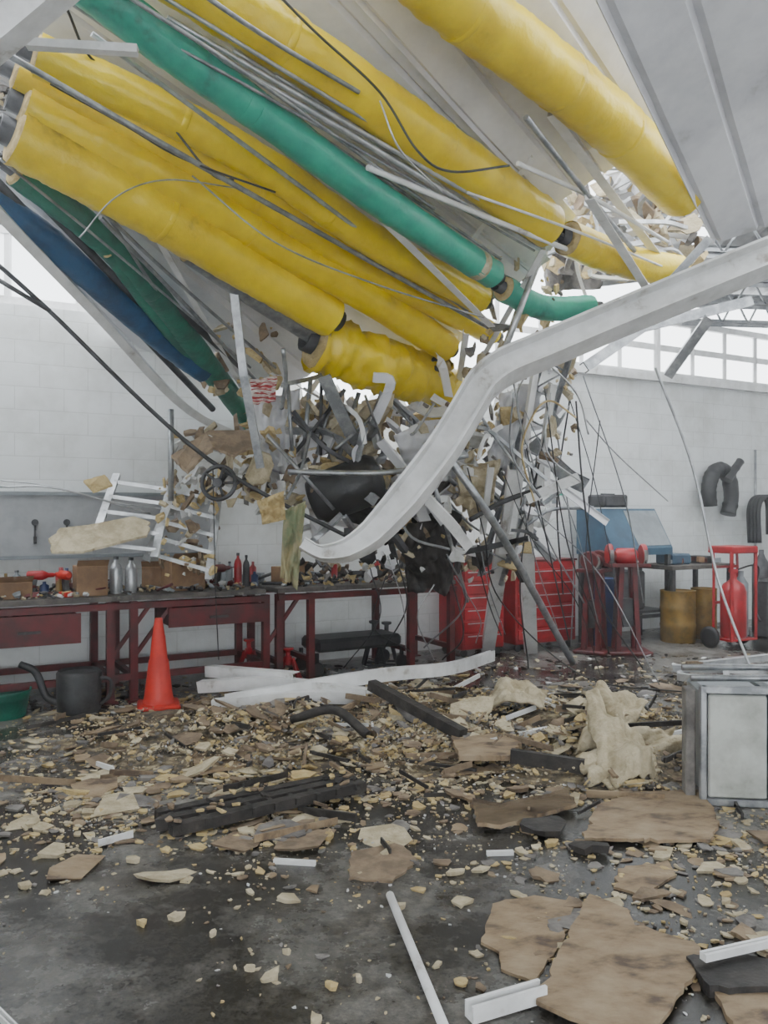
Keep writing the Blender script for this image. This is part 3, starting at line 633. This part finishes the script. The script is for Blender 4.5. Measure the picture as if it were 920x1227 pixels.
def cart(u,t,m='red'):
    c=S(u,t,0); mb=MB()
    for sx in(-.2,.2): mb.tube(catmull([c+D*sx-N*.1+Z*.08,c+D*sx-N*.1+Z*1.0,c+D*sx-N*.16+Z*1.08],6),.016,m,8); mb.lathe(c+D*sx*1.3-N*.1+Z*.12,[(.09,-.02),(.12,-.018),(.12,.018),(.09,.02)],'black',20,RW@Euler((0,1.57,0)).to_matrix())
    for z in(.1,.5,.9): mb.bar(c-D*.2-N*.1+Z*z,c+D*.2-N*.1+Z*z,.03,.03,m)
    mb.box(c+Z*.1,(.42,.32,.02),m,RW); mb.box(c+Z*1.1,(.42,.34,.08),m,RW,.01)
    for sx in(-.2,.2): mb.bar(c+D*sx+N*.14+Z*.1,c+D*sx+N*.14+Z*1.08,.03,.03,m)
    mb.lathe(c+D*-.02+N*.02+Z*.11,[(.12,0),(.14,.03),(.14,.52),(.11,.6),(.04,.65),(.03,.72),(.05,.73),(.05,.77)],m,22)
    mb.lathe(c+D*.16-N*.02+Z*.11,[(.07,0),(.08,.02),(.08,.6),(.03,.68),(.03,.74)],'greyp',18); mb.tube(catmull([c+Z*.86,c+D*.3+Z*.9+N*.1,c+D*.35+Z*.5,c+D*.2+Z*.3+N*.2],8),.01,'black',7)
    mb.build('gas_cylinder_cart')
cart(878,1.5)
mb=MB(); c=S(912,1.0,0); mb.lathe(c,[(.1,0),(.11,.02),(.11,.85),(.05,.95),(.03,1.0),(.03,1.05)],'dsteel',20); mb.lathe(c+D*.3,[(.1,0),(.11,.02),(.11,.8),(.05,.9),(.03,1.0)],'greyp',20); mb.box(c-D*.15+N*.2+Z*.35,(.25,.2,.7),'dsteel',RW,.02); mb.build('gas_cylinder')
mb=MB(); pts=catmull([P(u,v,wy(u,.2)) for u,v in [(850,606),(849,585),(854,567),(864,562),(873,572),(876,595),(872,616)]],10); mb.tube(pts,.1,'black',14,.06)
pts=catmull([P(u,v,wy(u,.3)) for u,v in [(872,575),(880,562),(887,552)]],6); mb.tube(pts,.055,'black',12,.07); mb.build('exhaust_hose')
mb=MB()
for i in range(4):
    o_=i*4; pts=catmull([P(u+o_,v,wy(u,.2+.05*i)) for u,v in [(898,650),(897,610),(904,596),(918,600),(920,640)]],8); mb.tube(pts,.03,'black',8)
mb.build('air_hoses')
mb=MB()
mb.tube([S(905,.05,2.4),S(905,.05,1.0)],.018,'galv',8); mb.box(S(905,.05,1.3),(.09,.06,.14),'greyp',RW)
mb.build('wall_conduit')
mb=MB(); p=S(667,.03,1.72)
mb.box(p,(.22,.01,.28),'grit',RW); mb.box(p+N*.006+Z*.05,(.2,.006,.1),'green',RW); mb.box(p+N*.006-Z*.07,(.16,.006,.06),'greyp',RW); mb.build('wall_notice')

# ---------- floor rubble
def mound(x,y):
    h=.13*math.exp(-((x-.0)/1.5)**2-((y-6.1)/.9)**2)+.11*math.exp(-((x-1.4)/.8)**2-((y-5.4)/.9)**2)+.05*math.exp(-((x+1.1)/1.3)**2-((y-5.4)/.8)**2)
    return max(0,h*(1+.8*noise.noise(Vector((x*2.5,y*2.5,0))))-.03)
mb=MB(); NX,NY=130,100; vs=[]
for i in range(NX+1):
    for j in range(NY+1):
        x=-2.6+5.6*i/NX; y=3.6+3.9*j/NY; hh=mound(x,y); vs.append((x,y,hh*.8+.02*noise.noise(Vector((x*12,y*12,3)))-.008 if hh>0 else -.03))
q=lambda i,j:i*(NY+1)+j
mb.add(vs,[[q(i,j),q(i+1,j),q(i+1,j+1),q(i,j+1)] for i in range(NX) for j in range(NY)],'bed',True)
mb.build('rubble_mound')
mb=MB()
def dens(x,y):
    return 1.0*math.exp(-((x-.1)/1.9)**2-((y-5.7)/1.15)**2)+.5*math.exp(-((x+1.0)/1.2)**2-((y-4.4)/.8)**2)+.35*math.exp(-((x-1.3)/.8)**2-((y-4.0)/1.3)**2)
def scatter(N_,smin,smax,mats,flat=.35,thr=.03,pw=2,thk=(.12,.4),tmax=.03):
    c=0
    while c<N_:
        x=rnd(-3.4,4.2); y=rnd(2.1,8.2)
        if y>8.7+.56*x: continue
        if random.random()>dens(x,y)+thr: continue
        if noise.noise(Vector((x*1.6,y*1.6,9)))+.6*noise.noise(Vector((x*5,y*5,2)))<rnd(-.5,.3): continue
        c+=1; k=smin+(smax-smin)*random.random()**pw; th=min(tmax,k*rnd(*thk)); h=mound(x,y)
        mb.slab((x,y,h+th*.5+(rnd(0,.03) if h>.02 else 0)),k,k*rnd(.5,1),th,rrot(flat*.5 if h<.02 else flat*1.6),random.choice(mats))
scatter(20000,.002,.012,['foam2','foam2','grit','grey','foam2','board','foam'],.8,.05,thk=(.3,.8))
scatter(8000,.01,.034,['foam','foam2','foam','foam2','board','grey','foam2'],.45,.008,thk=(.15,.45),tmax=.03)
scatter(1300,.03,.085,['foam','foam2','foam2','board','ply','grey','board'],.3,.003,thk=(.1,.3),tmax=.03)
mb.build('insulation_rubble')
mb=MB(); scatter(130,.07,.19,['board','ply','foam2','board','foam2','grey'],.3,.0,1,(.05,.12),.02)
for _ in range(140):
    x=random.gauss(.1,1.2); y=random.gauss(5.6,.7); l=rnd(.1,.5); a=rnd(0,6.3); z=mound(x,y)+.02
    mb.bar((x,y,z),(x+l*math.cos(a),y+l*math.sin(a),z+rnd(-.01,.05)),rnd(.015,.04),rnd(.006,.02),random.choice(['char','board','board','ply','char','white']))
mb.build('splintered_boards')

def fpoly(name,pts,th,m,lift=0,lifts=None,rag=.012):
    ps=[F(u,v,th+lift+(lifts[i] if lifts else 0)) for i,(u,v) in enumerate(pts)]
    return MB().poly(ps,th,m,rag).build(name)
fpoly('plywood_sheet',[(706,1070),(752,1088),(760,1108),(832,1128),(850,1150),(820,1178),(790,1226),(735,1240),(642,1198),(668,1140)],.014,'ply',.015,rag=.008)
fpoly('fibreboard_piece',[(590,1082),(640,1072),(690,1080),(672,1130),(640,1176),(600,1160),(598,1140),(576,1128)],.01,'ply',rag=.008)
fpoly('fibreboard_piece',[(715,962),(770,948),(842,945),(862,985),(850,1006),(700,1003)],.015,'ply',.02)
fpoly('fibreboard_piece',[(566,955),(600,962),(680,945),(690,962),(600,988),(572,985)],.02,'ply',.03)
fpoly('fibreboard_piece',[(420,1020),(480,1008),(500,1030),(470,1055),(418,1052)],.01,'board',.0)
fpoly('charred_board',[(822,1145),(870,1138),(930,1150),(930,1182),(850,1180)],.04,'char',.0)
fpoly('fibreboard_piece',[(855,1185),(930,1180),(940,1235),(880,1230)],.02,'ply',.0)
fpoly('fibreboard_piece',[(95,932),(130,918),(155,928),(140,938),(100,940)],.012,'foam2')
fpoly('fibreboard_piece',[(185,875),(205,868),(235,882),(215,898),(190,892)],.02,'foam')
fpoly('fibreboard_piece',[(540,880),(600,872),(625,890),(610,905),(550,905)],.03,'ply',.08)
fpoly('fibreboard_piece',[(228,905),(290,893),(300,915),(240,925)],.015,'ply',.03)
fpoly('fibreboard_piece',[(740,1040),(800,1030),(810,1048),(770,1070),(735,1062)],.01,'ply',.0)
mb=MB(); mb.tube([F(467,1072,.02),F(534,1235,.02)],.016,'white',12,0,Z); mb.build('white_conduit_pipe')
mb=MB(); mb.chan([F(562,1212,.03),F(650,1186,.03)],.05,.05,'white',ref=Z); mb.build('white_trim_bar')
mb=MB(); mb.chan([F(842,1146,.07),F(930,1126,.07)],.025,.03,'white',ref=Z); mb.build('white_trim_bar')
for a,b in (((583,1022),(615,1021)),((328,1031),(378,1034)),((-20,1195),(30,1245)),((555,793),(575,803))):
    MB().chan([F(*a,.01),F(*b,.01)],.02,.02,'white',.005,ref=Z).build('white_trim_offcut')
mb=MB()
for u,v,k in [(325,1168,.04),(545,1045,.05),(170,1105,.03),(212,1098,.04),(395,1180,.03),(430,1172,.025),(355,970,.06),(500,965,.05),(30,1060,.05),(160,1030,.05),(105,972,.06),(625,1020,.04),(870,1080,.04),(480,1085,.03),(300,1160,.02),(255,1118,.02),(378,1222,.03),(345,1140,.02),(820,1105,.02),(660,1010,.05),(40,985,.06),(270,1012,.05)]:
    mb.slab(F(u,v,.009),k,k*.7,.018,rrot(.1),random.choice(['foam','foam2','foam2']))
mb.build('insulation_crumbs')
mb=MB(); a=F(195,985,.05); b=F(425,935,.06); sd=(b-a).cross(Z).normalized()
for o_ in(-.1,.0,.11): mb.bar(a+sd*o_,b+sd*o_*.8,.05,.06,'char')
for i in range(9): p=a.lerp(b,(i+.5)/9); mb.bar(p-sd*.13,p+sd*.14+Z*.01,.03,.025,'char')
for i in range(30): p=a.lerp(b,rnd(0,1))+sd*rnd(-.14,.14)+Z*.035; mb.slab(p,rnd(.01,.04),rnd(.01,.03),.012,rrot(.4),random.choice(['char','board','foam']))
mb.slab(a,.1,.06,.05,rrot(.2),'char'); mb.build('charred_timber_frame')
mb=MB(); mb.bar(F(445,820,.3),F(555,880,.12),.07,.07,'char'); mb.tube(catmull([F(350,862,.12),F(400,850,.22),F(440,880,.1)],6),.03,'char'); mb.build('charred_timber')
mb=MB(); mb.bar(F(612,905,.1),F(700,918,.08),.08,.04,'char'); mb.slab(F(650,990,.03),.16,.1,.03,rrot(.15),'char'); mb.slab(F(705,1015,.02),.12,.06,.03,rrot(.2),'char'); mb.build('charred_board')
mb=MB()
for q in [[(240,822,.12),(330,818,.2),(440,832,.16)],[(250,803,.2),(355,812,.24)],[(255,845,.08),(350,835,.14),(450,835,.12)]]:
    mb.chan(catmull([F(*a) for a in q],4),.09,.09,'white',.008)
mb.build('fallen_white_gutter')
mb=MB(); mb.chan(catmull([F(270,840,.12),F(370,822,.2),F(460,808,.26),F(540,800,.22),F(590,785,.12)],6),.1,.05,'white',.008,ref=Z); mb.build('fallen_white_gutter')
mb=MB(); mb.chan([F(620,880,.1),F(710,866,.1)],.04,.04,'white',.005); mb.build('fallen_white_gutter')
def csheet(c,m='foam2',amp=.06,curl=.15,name='crumpled_insulation_batt'):
    sd=rnd(0,90); mb=MB().sheet(*c,22,30,lambda u,v:amp*noise.noise(Vector((u*3+sd,v*3,0)))*2+curl*math.sin(u*3.1)+.03*noise.noise(Vector((u*9,v*9,sd))),m); mb.build(name,solid=.02)
csheet([F(728,948,.02),F(790,935,.02),P(696,830,5.3),P(745,862,5.1)],curl=.08)
csheet([F(742,945,.02),F(818,905,.03),P(735,858,5.0),P(812,868,5.2)],curl=-.1)
csheet([F(690,905,.05),F(740,900,.06),P(715,822,5.7),P(775,845,5.6)],'foam2',.05,.05)
csheet([F(705,940,.03),F(790,925,.03),F(690,905,.12),F(780,895,.12)],'foam2',.04,.03)
csheet([F(585,845,.16),F(650,850,.16),P(596,818,6.1),P(655,828,6.1)],'foam2',.04,.05)
a=F(845,965); rt=Matrix.Rotation(-.12,3,'Z'); mb=MB()
def cb(x,y,z,sx,sy,sz,m,bev=.006): mb.box(a+rt@Vector((x,y,z)),(sx,sy,sz),m,rt,bev)
cb(.16,.22,.31,.32,.4,.56,'greyp',.02)
for x in(-.01,.33): cb(x,.01,.31,.035,.04,.62,'galv')
for z in(.02,.6): cb(.16,.01,z,.36,.04,.04,'galv')
cb(.16,.005,.31,.29,.02,.53,'cabp',.008)
cb(.55,.26,.31,.38,.44,.56,'greyp',.02)
for x in(.37,.76): cb(x,.03,.31,.035,.04,.62,'galv')
for z in(.02,.6): cb(.56,.03,z,.4,.04,.04,'galv')
cb(.565,.02,.31,.34,.02,.53,'cabp',.008)
cb(-.06,.1,.3,.05,.1,.58,'grey')
for z,y in((.64,.1),(.66,.3)): mb.tube([a+rt@Vector((-.05,y,z)),a+rt@Vector((.85,y,z+.02))],.018,'galv',8)
mb.tube(catmull([a+rt@Vector((.36,0,.6)),a+rt@Vector((.36,0,.72)),a+rt@Vector((.4,.1,.74)),a+rt@Vector((.42,.2,.68))],5),.012,'galv',7)
mb.build('overturned_metal_cabinet')
mb=MB()
for q in [[(805,800),(930,803)],[(812,810),(925,822)],[(840,796),(930,786)]]: mb.chan([F(*q[0],.35),F(*q[1],.35)],.05,.05,'alu',.005)
for u in(815,870,925): mb.bar(F(u,815,.0),F(u,806,.35),.04,.04,'alu',D)
mb.build('fallen_metal_rack')
mb=MB()
for _ in range(1200):
    u=rnd(0,920); v=rnd(785,860); p=F(u,v)
    if p.y>8.6+.56*p.x: continue
    k=rnd(.008,.05); mb.slab(p+Z*k*.2,k,k*rnd(.4,1),k*.3,rrot(.3),random.choice(['foam2','board','grey','char','grit','char']))
mb.build('scattered_debris')
